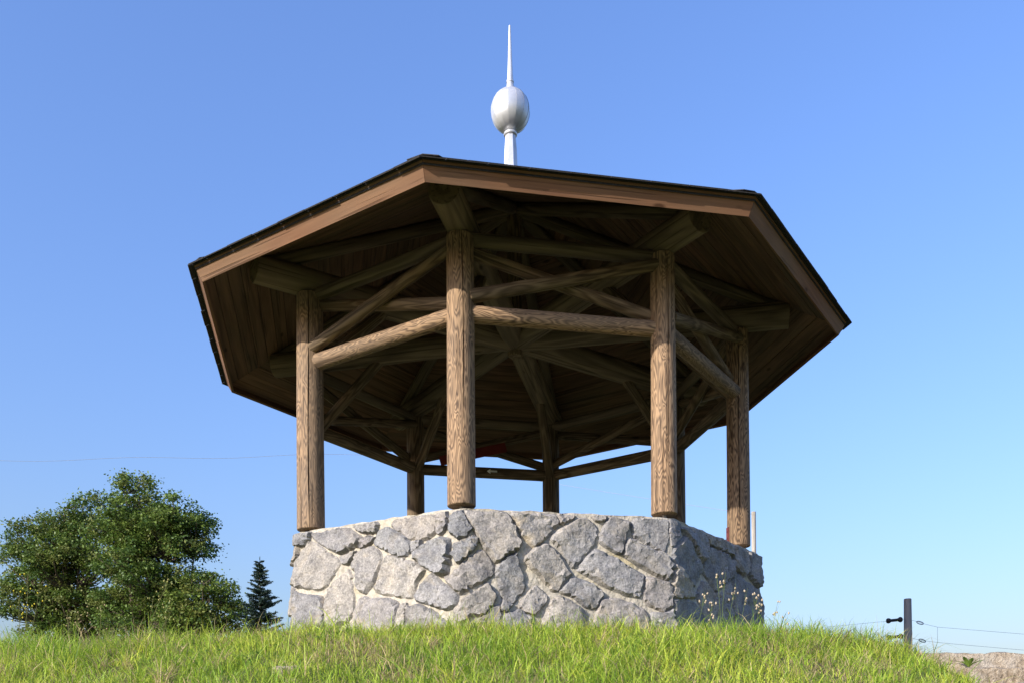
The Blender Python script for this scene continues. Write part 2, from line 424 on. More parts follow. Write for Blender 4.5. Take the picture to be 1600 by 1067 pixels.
    # ridge caps on the hip
o = mobj('shingle_courses', CV, CF, M_shingle, roof); o['kind'] = 'stuff'
for i in range(1, 9):
    k = 0
    rt = RE+FH*math.sin(fa)/C8; zt = ZE+FH*math.cos(fa)
    t = .012
    while t < 3.6:
        a = cpt(i, rt-t, zt+HIP*t+.040); b = cpt(i, rt-t-.32, zt+HIP*(t+.32)+.030)
        g = Vector((-math.sin(ang(i)), math.cos(ang(i)), 0))
        wv = .13; dz = Vector((0, 0, -.0))
        # tent shaped cap piece
        side = lambda P, s: P+g*s*wv-Vector((0, 0, wv*math.tan(rad(22.5))*FS*.95))
        vs = [side(a, -1), a, side(a, 1), side(b, -1), b, side(b, 1)]
        vs += [v+Vector((0, 0, .007)) for v in vs]
        fs = [(0, 3, 4, 1), (1, 4, 5, 2), (6, 7, 10, 9), (7, 8, 11, 10), (0, 1, 7, 6), (1, 2, 8, 7), (3, 9, 10, 4), (4, 10, 11, 5), (0, 6, 9, 3), (2, 5, 11, 8)]
        mobj('ridge_cap', vs, fs, M_shingle, roof)
        t += .27
# finial -----------------------------------------------------------------
FX = Vector((-.037, 0, 0))
def lathe(name, prof, seg, mat, parent, base, smooth=True, flute=0):
    V = []; F = []
    for r, z in prof:
        for k in range(seg):
            a = 2*math.pi*(k+.5)/seg; V.append((r*math.cos(a), r*math.sin(a), z))
    for j in range(len(prof)-1):
        for k in range(seg): F.append((j*seg+k, j*seg+(k+1) % seg, (j+1)*seg+(k+1) % seg, (j+1)*seg+k))
    F.append(tuple(reversed(range(seg)))); F.append(tuple(range((len(prof)-1)*seg, len(prof)*seg)))
    return mobj(name, V, F, mat, parent, Matrix.Translation(base), smooth)
fin = lathe('finial', [(.16, 4.1), (.10, 4.35), (.083, 4.55), (.076, 4.72), (.060, 4.91)], 8, M_zinc, pav, FX, False)
lathe('collar', [(.066, 4.885), (.076, 4.892), (.079, 4.905), (.076, 4.918), (.066, 4.925)], 24, M_zinc, fin, FX)
prof = []
for k in range(0, 21):
    th_ = math.pi*(.075+.86*k/20)
    prof.append((.222*math.sin(th_)**.9, 5.175-.236*math.cos(th_)))
ball = lathe('ball', [(max(r-.012, .01), z) for r, z in prof], 14, M_zinc, fin, FX, False)
NG = 14
for k in range(NG):
    # one bent sheet gore, lapped over its neighbour
    a0, a1 = 2*math.pi*k/NG, 2*math.pi*(k+1)/NG; V = []; F = []
    for r, z in prof:
        for t, dr in ((-.03, .0045), (.5, .006), (1.0, .0015)):
            a = a0+(a1-a0)*t; rr_ = r+dr-(.006*(1-abs(2*t-1))*.5); V.append((rr_*math.cos(a), rr_*math.sin(a), z))
    for q in range(len(prof)-1):
        for e in range(2): F.append((q*3+e, q*3+e+1, q*3+e+4, q*3+e+3))
    mobj('gore', V, F, M_zinc, ball, Matrix.Translation(FX) @ Matrix.Rotation(.12, 4, 'Z'), smooth=True)
lathe('spire', [(.052, 5.43), (.042, 5.47), (.038, 5.5), (.044, 5.505), (.044, 5.525), (.036, 5.53), (.026, 5.75), (.017, 6.0), (.011, 6.165)], 12, M_zinc, fin, FX, False)
# small fittings ------------------------------------------------------------
p4 = cpt(4, R, 0); a4 = toward_cam(4)-1.12
def boxm(name, c, ex, ey, ez, sx, sy, sz, mat, parent, bev=.0):
    bm = bmesh.new(); bmesh.ops.create_cube(bm, size=1); bmesh.ops.scale(bm, vec=(sx, sy, sz), verts=bm.verts)
    if bev: bmesh.ops.bevel(bm, geom=bm.edges[:], offset=bev, segments=2, affect='EDGES')
    me = bpy.data.meshes.new(name); bm.to_mesh(me); bm.free(); me.materials.append(mat)
    M = Matrix((ex, ey, ez)).transposed().to_4x4(); M = Matrix.Translation(c) @ M
    return place(bpy.data.objects.new(name, me), M, parent)
ex = Vector((math.cos(a4), math.sin(a4), 0)); ey = Vector((-math.sin(a4), math.cos(a4), 0)); Zv = Vector((0, 0, 1))
br = boxm('bracket', p4+ex*.128+Zv*.10, ex, ey, Zv, .012, .06, .24, M_rust, posts[4], .003)
for dz in (.03, .1, .17):
    boxm('bolt', p4+ex*.137+Zv*dz, ex, ey, Zv, .012, .018, .018, M_rust, br, .003)
# white way-mark arrow on the rail of the far bay, red board hung behind the braces
e67 = (cpt(6, R, 0)-cpt(7, R, 0)).normalized(); o67 = ((cpt(6, R, 0)+cpt(7, R, 0))/2).normalized()
pa = cpt(7, R, ZR)+e67*((cpt(6, R, 0)-cpt(7, R, 0)).length*.55)-o67*.083
bm_v = [(-.07, 0), (-.02, .035), (-.02, .012), (.075, .012), (.075, -.012), (-.02, -.012), (-.02, -.035)]
vs = [pa+e67*x+Zv*y for x, y in bm_v]+[pa-o67*.004+e67*x+Zv*y for x, y in bm_v]
nn = len(bm_v)
tag(mobj('waymark_arrow', vs, [tuple(range(nn)), tuple(reversed(range(nn, 2*nn)))]+[(k, (k+1) % nn, nn+(k+1) % nn, nn+k) for k in range(nn)], M_white, pav), 'small white arrow on the far rail')
pr = cpt(7, R, ZR+.2)+e67*.78-o67*.16
e_r = (e67+Zv*.26).normalized(); y_r = e_r.cross(o67).normalized()
tag(boxm('red_board', pr, e_r, o67, y_r, .95, .025, .13, M_red, pav, .006), 'dark red painted board behind the far braces')

# ------------------------------------------------------------------ parapet wall
RW = {1: 2.64, 2: 2.625, 3: 2.60, 4: 2.715, 5: 2.66, 6: 2.66, 7: 2.66, 8: 2.66}
ZW = {1: -.02, 2: -.085, 3: -.085, 4: -.075, 5: -.06, 6: -.06, 7: -.04, 8: -.03}
BAT = .055; ZBASE = -1.5
CORN = {i: cpt(i, RW[i], 0) for i in range(1, 9)}
order = [6, 7, 8, 1, 2, 3, 4, 5]               # the opening is the bay between corners 5 and 6
cum = [0]
for a, b in zip(order, order[1:]): cum.append(cum[-1]+(CORN[b]-CORN[a]).length)
S_OF = dict(zip(order, cum)); S_END = cum[-1]
def poly_at(s):
    s = min(max(s, 0), S_END)
    for k in range(len(order)-1):
        if s <= cum[k+1]+1e-9:
            a, b = order[k], order[k+1]; t = (s-cum[k])/(cum[k+1]-cum[k])
            P = CORN[a].lerp(CORN[b], t); n = (CORN[b]-CORN[a]).normalized(); return P, Vector((n.y, -n.x, 0)), ZW[a]*(1-t)+ZW[b]*t
def wall_pt(s, z, lift):
    """point on the wall face at perimeter position s, with corners slightly rounded"""
    P = Vector(); n = Vector()
    wd = .10 if abs(s-S_OF[2]) < .5 else .035
    for k in (-1, -.5, 0, .5, 1):
        p_, n_, _ = poly_at(s+k*wd); P += p_; n += n_
    P /= 5; n.normalize()
    return P+n*(lift+BAT*max(0, -z))+Vector((0, 0, z))
def top_at(s): return poly_at(s)[2]
wall_s = np.unique(np.concatenate([np.linspace(0, S_END, 150)]+[np.linspace(S_OF[i]-.12, S_OF[i]+.12, 9) for i in order[1:-1]]))
zf = [0, -.02, .12, .25, .4, .55, .7, .85, 1.0]
V = []; F = []
for s in wall_s:
    zt = top_at(s); ring = []
    P = wall_pt(s, zt, 0); _, n, _ = poly_at(s); inner = P-n*.34
    rowz = [zt-.015-(zt-.015-ZBASE)*k/7 for k in range(8)]
    def wob(a, b): return -.012+.005*math.sin(a*9+b*5)+.005*math.sin(a*23+b*17)
    V.append(Vector((inner.x, inner.y, ZBASE))); V.append(Vector((inner.x, inner.y, zt)))
    V.append(wall_pt(s, zt, -.012)+Vector((0, 0, .004*math.sin(s*13)+.004*math.sin(s*31))))
    for z in rowz: V.append(wall_pt(s, z, wob(s, z)))
nr = 11
for k in range(len(wall_s)-1):
    for j in range(nr-1): F.append((k*nr+j, k*nr+j+1, (k+1)*nr+j+1, (k+1)*nr+j))
    F.append((k*nr+nr-1, k*nr, (k+1)*nr, (k+1)*nr+nr-1))
F.append(tuple(range(nr))); F.append(tuple(reversed(range((len(wall_s)-1)*nr, len(wall_s)*nr))))
F = [tuple(reversed(f)) for f in F]
wall = mobj('parapet_wall', V, F, M_mortar, pav)

def ray_to_wall(u, v):
    """photo pixel -> (s, z) on the wall face, by casting the sight line on the three bays in view"""
    d = (pix(u, v, 1)-CAM); best = None
    for a, b in ((8, 1), (1, 2), (2, 3), (3, 4), (4, 5)):
        A, B = CORN[a], CORN[b]; e = (B-A).normalized(); n = Vector((e.y, -e.x, 0))
        # n.(C + t d) = n.A + BAT*(-z)
        k = n.dot(d)+BAT*d.z
        if abs(k) < 1e-9: continue
        t = (n.dot(A)-n.dot(CAM)-BAT*CAM.z)/k
        if t < 0 or n.dot(d) > 0: continue
        Q = CAM+d*t; s = (Q-A).dot(e); L = (B-A).length
        if -.12 < s < L+.12:
            ex_ = max(0, -s, s-L)
            if best is None or ex_ < best[0]-1e-6: best = (ex_, S_OF[a]+s, Q.z)
    return best and (best[1], best[2])

def stone(poly, seed, warm=False, hmax=.05):
    """one split stone bedded in the mortar: poly is its outline on the wall face as (s, z)"""
    rn = random.Random(seed)
    P = [Vector(p) for p in poly]
    area = sum(P[k].x*P[(k+1) % len(P)].y-P[(k+1) % len(P)].x*P[k].y for k in range(len(P)))/2
    if area < 0: P.reverse(); area = -area
    grow = .0255; Q = []
    for k in range(len(P)):
        a, b, c_ = P[k-1], P[k], P[(k+1) % len(P)]
        n1 = Vector(((b-a).y, -(b-a).x)).normalized(); n2 = Vector(((c_-b).y, -(c_-b).x)).normalized(); nb = n1+n2
        Q.append(b+nb*(grow/max(.6, 1+n1.dot(n2))))
    P = Q
    for p in P: p.y = min(p.y, top_at(p.x)-.006)
    size = math.sqrt(area); step = max(.018, min(.032, size/9))
    out_ = []
    for k in range(len(P)):
        a, b = P[k], P[(k+1) % len(P)]; n = max(1, int((b-a).length/step))
        for q in range(n):
            p = a.lerp(b, q/n); nn_ = mnoise.noise(Vector((p.x*14+seed, p.y*14, seed*.3)))
            out_.append(p+Vector(((b-a).y, -(b-a).x)).normalized()*(.006*nn_))
    # corners rounded a little
    m = len(out_); out_ = [(out_[k-1]+out_[k]*3+out_[(k+1) % m])/5 for k in range(m)]
    def inside(p):
        c = False
        for k in range(m):
            a, b = out_[k], out_[k-1]
            if (a.y > p.y) != (b.y > p.y) and p.x < (b.x-a.x)*(p.y-a.y)/(b.y-a.y)+a.x: c = not c
        return c
    def edge_d(p):
        best = 9
        for k in range(m):
            a, b = out_[k-1], out_[k]; ab = b-a; t = max(0, min(1, (p-a).dot(ab)/max(ab.length_squared, 1e-12)))
            best = min(best, (a+ab*t-p).length)
        return best
    x0, x1 = min(p.x for p in out_), max(p.x for p in out_); y0, y1 = min(p.y for p in out_), max(p.y for p in out_)
    pts = []
    yy = y0
    r_ = 0
    while yy < y1:
        xx = x0+(step*.5 if r_ % 2 else 0)
        while xx < x1:
            p = Vector((xx+rn.uniform(-.3, .3)*step, yy+rn.uniform(-.3, .3)*step))
            if inside(p) and edge_d(p) > step*.55: pts.append(p)
            xx += step
        yy += step*.87; r_ += 1
    try:
        vs, _, fs, _, _, _ = geometry.delaunay_2d_cdt(out_+pts, [], [list(range(m))], 1, 1e-5)
    except Exception:
        return None
    # rough split face: a few tilted facets plus ridged noise
    fac = []
    for k in range(rn.randint(3, 5)):
        fac.append((Vector((rn.uniform(x0, x1), rn.uniform(y0, y1))), Vector((rn.uniform(-.28, .28), rn.uniform(-.28, .28))), rn.uniform(.55, 1.15)))
    H = hmax*rn.uniform(.7, 1.1)
    V = []
    off = Vector((seed*1.37, seed*.71, 0))
    for p in vs:
        e = edge_d(p)
        h = min(f[2]*H+(p-f[0]).dot(f[1])*.45 for f in fac)
        q = Vector((p.x, p.y, 0))+off
        h += .018*mnoise.noise(q*9)+.015*(1-2*abs(mnoise.noise(q*17)))*.8+.009*mnoise.noise(q*45)
        h = max(.010, h)
        k = min(1, e/.016)
        k = 1-(1-k)**3
        V.append(wall_pt(p.x, p.y, -.022+(h+.022)*k if e > 1e-4 else -.026))
    F = [tuple(f) for f in fs]
    c = sum(V, Vector())/len(V)
    if not F: return None
    # make the faces look outwards
    f = F[len(F)//2]; nrm = (V[f[1]]-V[f[0]]).cross(V[f[2]]-V[f[0]])
    if nrm.dot(Vector((c.x, c.y, 0))) < 0: F = [tuple(reversed(f)) for f in F]
    o = mobj('stone', [v-c for v in V], F, M_stone_warm if warm else M_stone, wall, Matrix.Translation(c), smooth=True)
    me = o.data
    me.set_sharp_from_angle(angle=rad(32))
    return o
Z = {1: 440, 2: 620, 3: 790, 4: 960}
TR = [  # outlines read from the wall: (sheet, warm, points)
(1,0,[(100,260),(215,245),(205,300),(165,340),(100,338)]),
(1,0,[(195,315),(240,325),(330,385),(400,430),(455,475),(420,540),(335,655),(285,680),(150,668),(60,645),(65,590),(105,470),(160,380)]),
(1,0,[(75,365),(120,345),(120,440),(75,500),(48,580),(42,520)]),
(1,0,[(225,262),(440,218),(500,225),(600,290),(590,330),(530,365),(455,405),(390,388),(320,350),(235,290)]),
(1,0,[(545,205),(725,172),(735,190),(715,240),(590,238)]),
(1,0,[(600,355),(610,315),(660,285),(710,290),(690,315),(620,355)]),
(1,0,[(735,225),(800,215),(880,250),(940,290),(980,340),(975,400),(920,435),(850,410),(780,375),(700,335),(710,280)]),
(1,0,[(450,440),(555,395),(540,440),(500,485),(465,480)]),
(1,1,[(545,425),(620,370),(680,350),(760,420),(755,490),(720,570),(680,660),(635,710),(590,690),(565,640),(575,600),(535,500)]),
(1,0,[(775,445),(830,425),(935,452),(1025,492),(1080,535),(1025,625),(1000,735),(950,748),(880,725),(800,720),(700,690),(740,590),(770,500)]),
(1,0,[(420,600),(510,530),(530,580),(545,680),(545,830),(530,890),(440,950),(345,985),(335,900),(345,720),(375,650)]),
(1,1,[(85,675),(130,720),(300,740),(325,800),(330,1060),(40,1060),(45,930),(82,800)]),
(1,0,[(66,660),(78,690),(74,770),(40,900),(30,880),(35,720)]),
(1,1,[(600,740),(700,755),(820,760),(880,790),(895,820),(875,1060),(560,1060),(550,870),(570,800)]),
(1,0,[(905,800),(945,790),(960,830),(955,1040),(890,1040)]),
(2,0,[(-30,160),(5,145),(200,110),(300,122),(310,160),(295,250),(235,290),(170,305),(90,290),(20,240),(-40,205)]),
(2,0,[(322,120),(380,103),(380,190),(350,250),(312,250),(308,190)]),
(2,0,[(410,130),(440,92),(495,84),(505,130),(560,220),(520,270),(460,285),(410,250),(405,200)]),
(2,0,[(515,85),(640,68),(820,74),(835,110),(890,210),(945,320),(925,370),(840,410),(770,470),(745,465),(690,390),(620,280),(560,180)]),
(2,1,[(430,345),(590,280),(608,310),(580,370),(450,470),(425,430)]),
(2,0,[(370,610),(420,550),(640,380),(680,410),(735,490),(735,550),(700,600),(600,640),(480,720),(440,690)]),
(2,0,[(120,400),(210,345),(330,290),(400,300),(395,380),(385,545),(340,565),(220,510),(130,440)]),
(2,0,[(120,330),(180,320),(170,360),(125,385)]),
(2,1,[(230,590),(260,560),(330,620),(450,715),(440,790),(390,830),(250,790),(140,760),(170,680)]),
(2,0,[(100,820),(160,800),(250,840),(340,900),(380,960),(390,1050),(100,1050),(75,930)]),
(2,0,[(40,810),(72,800),(66,1040),(-2,1040)]),
(2,0,[(415,850),(480,780),(600,700),(690,640),(720,670),(750,740),(730,790),(680,830),(660,865),(560,875),(490,925),(430,900)]),
(2,0,[(690,845),(775,800),(785,870),(760,1020),(500,1020),(520,955),(640,905)]),
(2,0,[(770,490),(900,405),(930,530),(975,655),(915,745),(875,785),(800,740),(775,620),(755,560)]),
(2,0,[(810,770),(865,797),(820,840),(802,830)]),
(3,1,[(42,92),(70,82),(370,100),(405,160),(385,200),(310,285),(210,355),(170,320),(130,290),(90,200)]),
(3,0,[(412,106),(530,124),(500,142),(430,175)]),
(3,0,[(345,295),(400,240),(560,150),(610,150),(700,210),(690,290),(650,370),(600,410),(510,520),(460,440),(400,360)]),
(3,0,[(150,450),(200,390),(300,335),(360,370),(430,470),(495,565),(460,600),(400,680),(365,700),(300,620),(200,520)]),
(3,0,[(718,290),(760,185),(800,130),(935,168),(920,240),(870,405),(830,400),(722,325)]),
(3,0,[(555,530),(610,450),(680,375),(740,400),(830,445),(940,520),(1045,570),(1050,620),(1015,740),(960,735),(900,715),(780,665),(650,590)]),
(3,0,[(410,700),(500,600),(560,605),(650,640),(735,710),(710,770),(680,815),(620,810),(560,780),(520,730)]),
(3,0,[(120,770),(230,660),(300,720),(310,740),(280,800),(230,860),(150,850),(112,815)]),
(3,0,[(-10,880),(100,840),(190,880),(180,1040),(-30,1040)]),
(3,0,[(350,770),(400,740),(470,760),(580,830),(612,870),(600,1020),(250,1020),(300,890)]),
(3,1,[(700,830),(760,745),(860,760),(960,790),(1040,830),(1090,900),(1090,1040),(640,1040),(690,880)]),
(3,0,[(660,130),(690,112),(760,118),(740,152),(690,160)]),
(4,0,[(140,155),(165,132),(385,132),(408,150),(410,310),(385,400),(330,370),(150,275),(140,220)]),
(4,0,[(70,410),(100,320),(130,300),(250,370),(405,430),(428,470),(425,590),(400,605),(250,535),(80,430)]),
(4,0,[(240,600),(260,585),(330,610),(425,640),(435,800),(380,845),(260,795),(230,760)]),
(4,0,[(290,860),(380,870),(440,840),(445,1040),(280,1040)]),
(4,0,[(428,160),(490,190),(480,260),(440,350),(424,300)]),
(4,0,[(500,200),(655,250),(690,290),(680,400),(655,490),(560,305)]),
(4,0,[(705,360),(830,425),(880,470),(862,580),(765,700),(668,540),(690,410)]),
(4,0,[(445,370),(550,275),(562,330),(640,440),(658,540),(610,655),(520,550),(452,470)]),
(4,0,[(665,260),(760,296),(880,345),(888,425),(830,400),(715,340)]),
(4,0,[(895,355),(1000,400),(1008,555),(970,585),(900,495)]),
(4,0,[(1018,405),(1090,425),(1100,520),(1108,650),(1085,660),(1020,575)]),
(4,0,[(446,490),(510,560),(600,680),(615,738),(450,742)]),
(4,0,[(630,720),(678,615),(760,722),(862,605),(880,690),(880,1000),(690,1000)]),
(4,0,[(892,530),(980,615),(1075,680),(1100,720),(1118,800),(1120,1000),(892,1000)]),
(4,0,[(452,755),(560,752),(625,800),(680,880),(675,1040),(456,1040)]),
]
for k, (zn, warm, pts) in enumerate(TR):
    sz = []
    for x, y in pts:
        h = ray_to_wall(Z[zn]+x/4.85, 780+y/4.85)
        if h: sz.append((h[0], min(h[1], top_at(h[0])-.012)))
    if len(sz) > 2: stone(sz, k+1, bool(warm), .052 if zn < 4 or k < 50 else .045)
# bays out of direct view: irregular stones from a Voronoi partition
def clip(poly, p, q):
    m_ = (p+q)/2; d_ = q-p; o_ = []
    for k in range(len(poly)):
        a, b = poly[k-1], poly[k]; fa_, fb_ = (a-m_).dot(d_), (b-m_).dot(d_)
        if (fa_ <= 0) != (fb_ <= 0): o_.append(a+(b-a)*(fa_/(fa_-fb_)))
        if fb_ <= 0: o_.append(b)
    return o_
for a, b in ((7, 8), (8, 1), (4, 5)):
    rn = random.Random(a); s0, s1 = S_OF[a]+.07, S_OF[b]-.06; sites = []
    if b == 1: s1 -= .03
    tries = 0
    while len(sites) < 24 and tries < 4000:
        tries += 1; p = Vector((rn.uniform(s0, s1), rn.uniform(-1.4, -.08)))
        if all((p-q).length > .24 for q in sites): sites.append(p)
    for k, p in enumerate(sites):
        cell = [Vector((s0, -1.42)), Vector((s1, -1.42)), Vector((s1, -.10)), Vector((s0, -.10))]
        for q in sites:
            if q is not p: cell = clip(cell, p, q)
        if len(cell) < 3: continue
        c = sum(cell, Vector((0, 0)))/len(cell)
        stone([c+(v-c)*max(.6, 1-.014/max((v-c).length, .02)) for v in cell], 200+a*30+k, rn.random() < .2)

# ------------------------------------------------------------------ stone steps, fence, poles, wires
def block(name, x0, x1, y0, y1, z0, z1, seed, mat):
    bm = bmesh.new(); nx, ny, nz = max(2, int((x1-x0)/.09)), max(2, int((y1-y0)/.09)), 3
    bmesh.ops.create_cube(bm, size=1); 
    if x1-x0 > 1: bmesh.ops.subdivide_edges(bm, edges=[e for e in bm.edges if abs(e.verts[0].co.x-e.verts[1].co.x) > .5], cuts=44, use_grid_fill=True)
    bmesh.ops.subdivide_edges(bm, edges=[e for e in bm.edges if abs(e.verts[0].co.x-e.verts[1].co.x) < .01 or x1-x0 < 1], cuts=6, use_grid_fill=True)
    for v in bm.verts:
        c = Vector((x0+(v.co.x+.5)*(x1-x0), y0+(v.co.y+.5)*(y1-y0), z0+(v.co.z+.5)*(z1-z0)))
        edge = sum(abs(abs(k)-.5) < 1e-4 for k in v.co)
        nz_ = mnoise.noise(c*3.3+Vector((seed, 0, 0)))*.018+mnoise.noise(c*9+Vector((0, seed, 0)))*.022+mnoise.noise(c*23)*.014
        n_ = Vector((v.co.x*.3 if x1-x0 > 1 else v.co.x, v.co.y, v.co.z)).normalized(); c += n_*(nz_-(.014 if edge > 1 else 0)); v.co = c
    me = bpy.data.meshes.new(name); bm.to_mesh(me); bm.free(); me.materials.append(mat)
    me.polygons.foreach_set('use_smooth', [True]*len(me.polygons)); me.set_sharp_from_angle(angle=rad(38))
    return place(bpy.data.objects.new(name, me), Matrix())
def stepmat():
    m, n, b = newmat('weathered_step_stone'); v = coords(n, (1, 1, 1)); a = noise_(n, v, 26, 5, .3, .7); c = noise_(n, v, 4, 4)
    r = ramp(n, a, [(.3, (.13, .098, .065)), (.5, (.32, .255, .18)), (.7, (.50, .43, .33))])
    g = ramp(n, c, [(.45, (0, 0, 0)), (.65, (1, 1, 1))])
    n.links.new(mix(n, r.outputs[0], (.5, .46, .4), math_(n, 'MULTIPLY', g.outputs[0], .5)), b.inputs['Base Color'])
    b.inputs['Roughness'].default_value = .9; bump(n, b, math_(n, 'ADD', a, c), .9, .03); return m
M_step = stepmat()
lab = ['topmost tan stone step, level with the grassy plateau', 'tan stone step second from the top of the flight', 'third tan stone step down the grassy bank', 'fourth tan stone step down the grassy bank']
for k in range(4):
    yc = CAM.y+8.62-k*.42
    zt = -1.385-.172*k
    o = block('stone_step', ST_X+.04+.1*k-(.2 if k == 0 else 0)+(.12 if k else 0), 6.4, yc-.06, yc+.52, zt-.30, zt, k*3.1, M_step)
    tag(o, lab[k], 'step', 'stone steps up the bank')
o = block('half_buried_stone', -1.60, -1.42, CAM.y+6.10, CAM.y+6.24, float(ground(-1.5, CAM.y+6.17))-.08, float(ground(-1.5, CAM.y+6.17))+.018, 9, M_step)
tag(o, 'pale flat stone half buried in the grassy bank', 'stone')

def tube(name, pts, r, mat, parent=None, seg=6):
    V = []; F = []; n = len(pts)
    for k, p in enumerate(pts):
        t = (Vector(pts[min(k+1, n-1)])-Vector(pts[max(k-1, 0)])).normalized()
        a = t.cross(Vector((0, .3, 1))).normalized(); b = t.cross(a)
        rr_ = r(k/(n-1)) if callable(r) else r
        for j in range(seg):
            th_ = 2*math.pi*j/seg; V.append(Vector(p)+a*rr_*math.cos(th_)+b*rr_*math.sin(th_))
    for k in range(n-1):
        for j in range(seg): F.append((k*seg+j, k*seg+(j+1) % seg, (k+1)*seg+(j+1) % seg, (k+1)*seg+j))
    F.append(tuple(reversed(range(seg)))); F.append(tuple(range((n-1)*seg, n*seg)))
    return mobj(name, V, F, mat, parent, smooth=True)
DF = 14.0
fb = pix(1419, 1035, DF); fb.z = float(ground(fb.x, fb.y)); ft = pix(1410.5, 935, DF)
fp = empty('fence_post', fb); tag(fp, 'weathered grey fence post with two black insulators', 'fence post')
log('stake', fb-Vector((0, 0, .25)), ft, .068, .052, M_fence, fp, 14, 8, .06, None, 3)
def insul(u0, u1, v):
    a, b = pix(u0, v+1.5, DF-.06), pix(u1, v-1, DF-.06); pts = []; L = (b-a)
    prof = [(0, .018), (.03, .034), (.12, .040), (.22, .034), (.28, .022), (.7, .022), (.76, .03), (.85, .042), (.95, .036), (1, .02)]
    pts = [a+L*t for t, _ in prof]
    def rr_(f): return prof[int(round(f*(len(prof)-1)))][1]
    tube('insulator', pts, rr_, M_black, fp, 10)
insul(1385, 1410, 968); insul(1386, 1411, 994)
def wire(name, pl, d, label, r=.0021, group='fence wires'):
    pts = [pix(u, v, dd if dd else d) for u, v, dd in pl]
    # smooth sag between the given points
    o = tube(name, pts, r, M_wire, None, 5)
    tag(o, label, 'wire', group); return o
wire('fence_wire', [(1180, 992, 15.5), (1290, 979, 14.8), (1384, 970, 0), (1407, 966.5, 0), (1420, 967, 0), (1428, 969, 0), (1437, 972, 0), (1452, 976, 0), (1465, 979, 0), (1520, 983.5, 0), (1600, 990, 0), (1800, 1003, 0)], DF, 'upper thin electric fence wire on the grey fence post')
wire('fence_wire', [(1180, 1010, 15.5), (1290, 1002, 14.8), (1384, 997.5, 0), (1410, 994.5, 0), (1422, 995.5, 0), (1432, 998, 0), (1441, 1000, 0), (1465, 1003, 0), (1520, 1008, 0), (1600, 1015, 0), (1800, 1029, 0)], DF, 'lower thin electric fence wire on the grey fence post')
wire('wire_link', [(1465, 979, 0), (1464.7, 991, 0), (1465, 1003, 0)], DF, 'short vertical wire linking the two fence wires', .002, None)
for (u, v, lb) in ((1437.5, 972.3, 'small oval wire tensioner on the upper fence wire'), (1441, 1000.2, 'small oval wire tensioner on the lower fence wire')):
    c = pix(u, v, DF); pts = []
    for k in range(13):
        t = 2*math.pi*k/12; pts.append(c+Vector((.05*math.cos(t), .01*math.sin(t), .022*math.sin(t)-.012*math.cos(t))))
    tag(tube('wire_tensioner', pts, .007, M_wire, None, 6), lb, 'tensioner')
# pale utility pole behind the pavilion with a line running off to the left
DP = 30.0
pt = pix(1177.5, 799, DP); pb = Vector((pt.x, pt.y, float(ground(pt.x, pt.y))-.3))
o = log('utility_pole', pb, pt, .085, .07, M_pole, None, 12, 8, .03); tag(o, 'pale wooden pole standing behind the stone parapet', 'pole')
A = pix(1177, 803, DP); B = pix(520, 690, 46); pts = []
for k in range(21):
    t = k/20; p = A.lerp(B, t); p.z -= 1.6*.25*4*t*(1-t)*.35; pts.append(p)
tag(tube('overhead_line', pts, .006, M_wire, None, 5), 'thin overhead line running from the pale pole behind the pavilion', 'wire')
A = pix(-300, 722, 55); B = pix(720, 706, 60); pts = []
for k in range(31):
    t = k/30; p = A.lerp(B, t); p.z -= .15*math.sin(t*23)*.5+.3*t*(1-t); pts.append(p)
tag(tube('overhead_line', pts, .009, M_wire, None, 5), 'faint wavy overhead line in the sky above the broad trees', 'wire')

# ------------------------------------------------------------------ trees
def quads(C, A, B, fold, cols):
    """leaf = two triangles folded on its midrib; C centre, A half length vector, B half width vector"""
    n = len(C); nrm = np.cross(A, B); nrm /= np.linalg.norm(nrm, axis=1, keepdims=True)+1e-9
    up = nrm*np.linalg.norm(B, axis=1, keepdims=True)*fold
    V = np.stack([C-A, C+B-A*.1+up, C+A, C-B-A*.1+up], 1).reshape(-1, 3)
    base = np.arange(n)[:, None]*4
    T = np.concatenate([base+np.array([[0, 1, 2]]), base+np.array([[0, 2, 3]])], 1).reshape(-1)
    st = np.arange(2*n)*3
    return V, T, st, np.full(2*n, 3), np.repeat(cols, 4, axis=0)
def unit(v): return v/(np.linalg.norm(v, axis=-1, keepdims=True)+1e-9)
def limb_mesh(segs, name, mat, parent):
    V = []; F = []
    for p, q, r0, r1 in segs:
        p, q = Vector(p), Vector(q); t = (q-p).normalized(); a = t.orthogonal().normalized(); b = t.cross(a); k0 = len(V); n = 7 if r0 > .04 else 5
        for P, r in ((p, r0), (q, r1)):
            for j in range(n): th_ = 2*math.pi*j/n; V.append(P+a*r*math.cos(th_)+b*r*math.sin(th_))
        for j in range(n): F.append((k0+j, k0+(j+1) % n, k0+n+(j+1) % n, k0+n+j))
    return mobj(name, V, F, mat, parent, smooth=True)
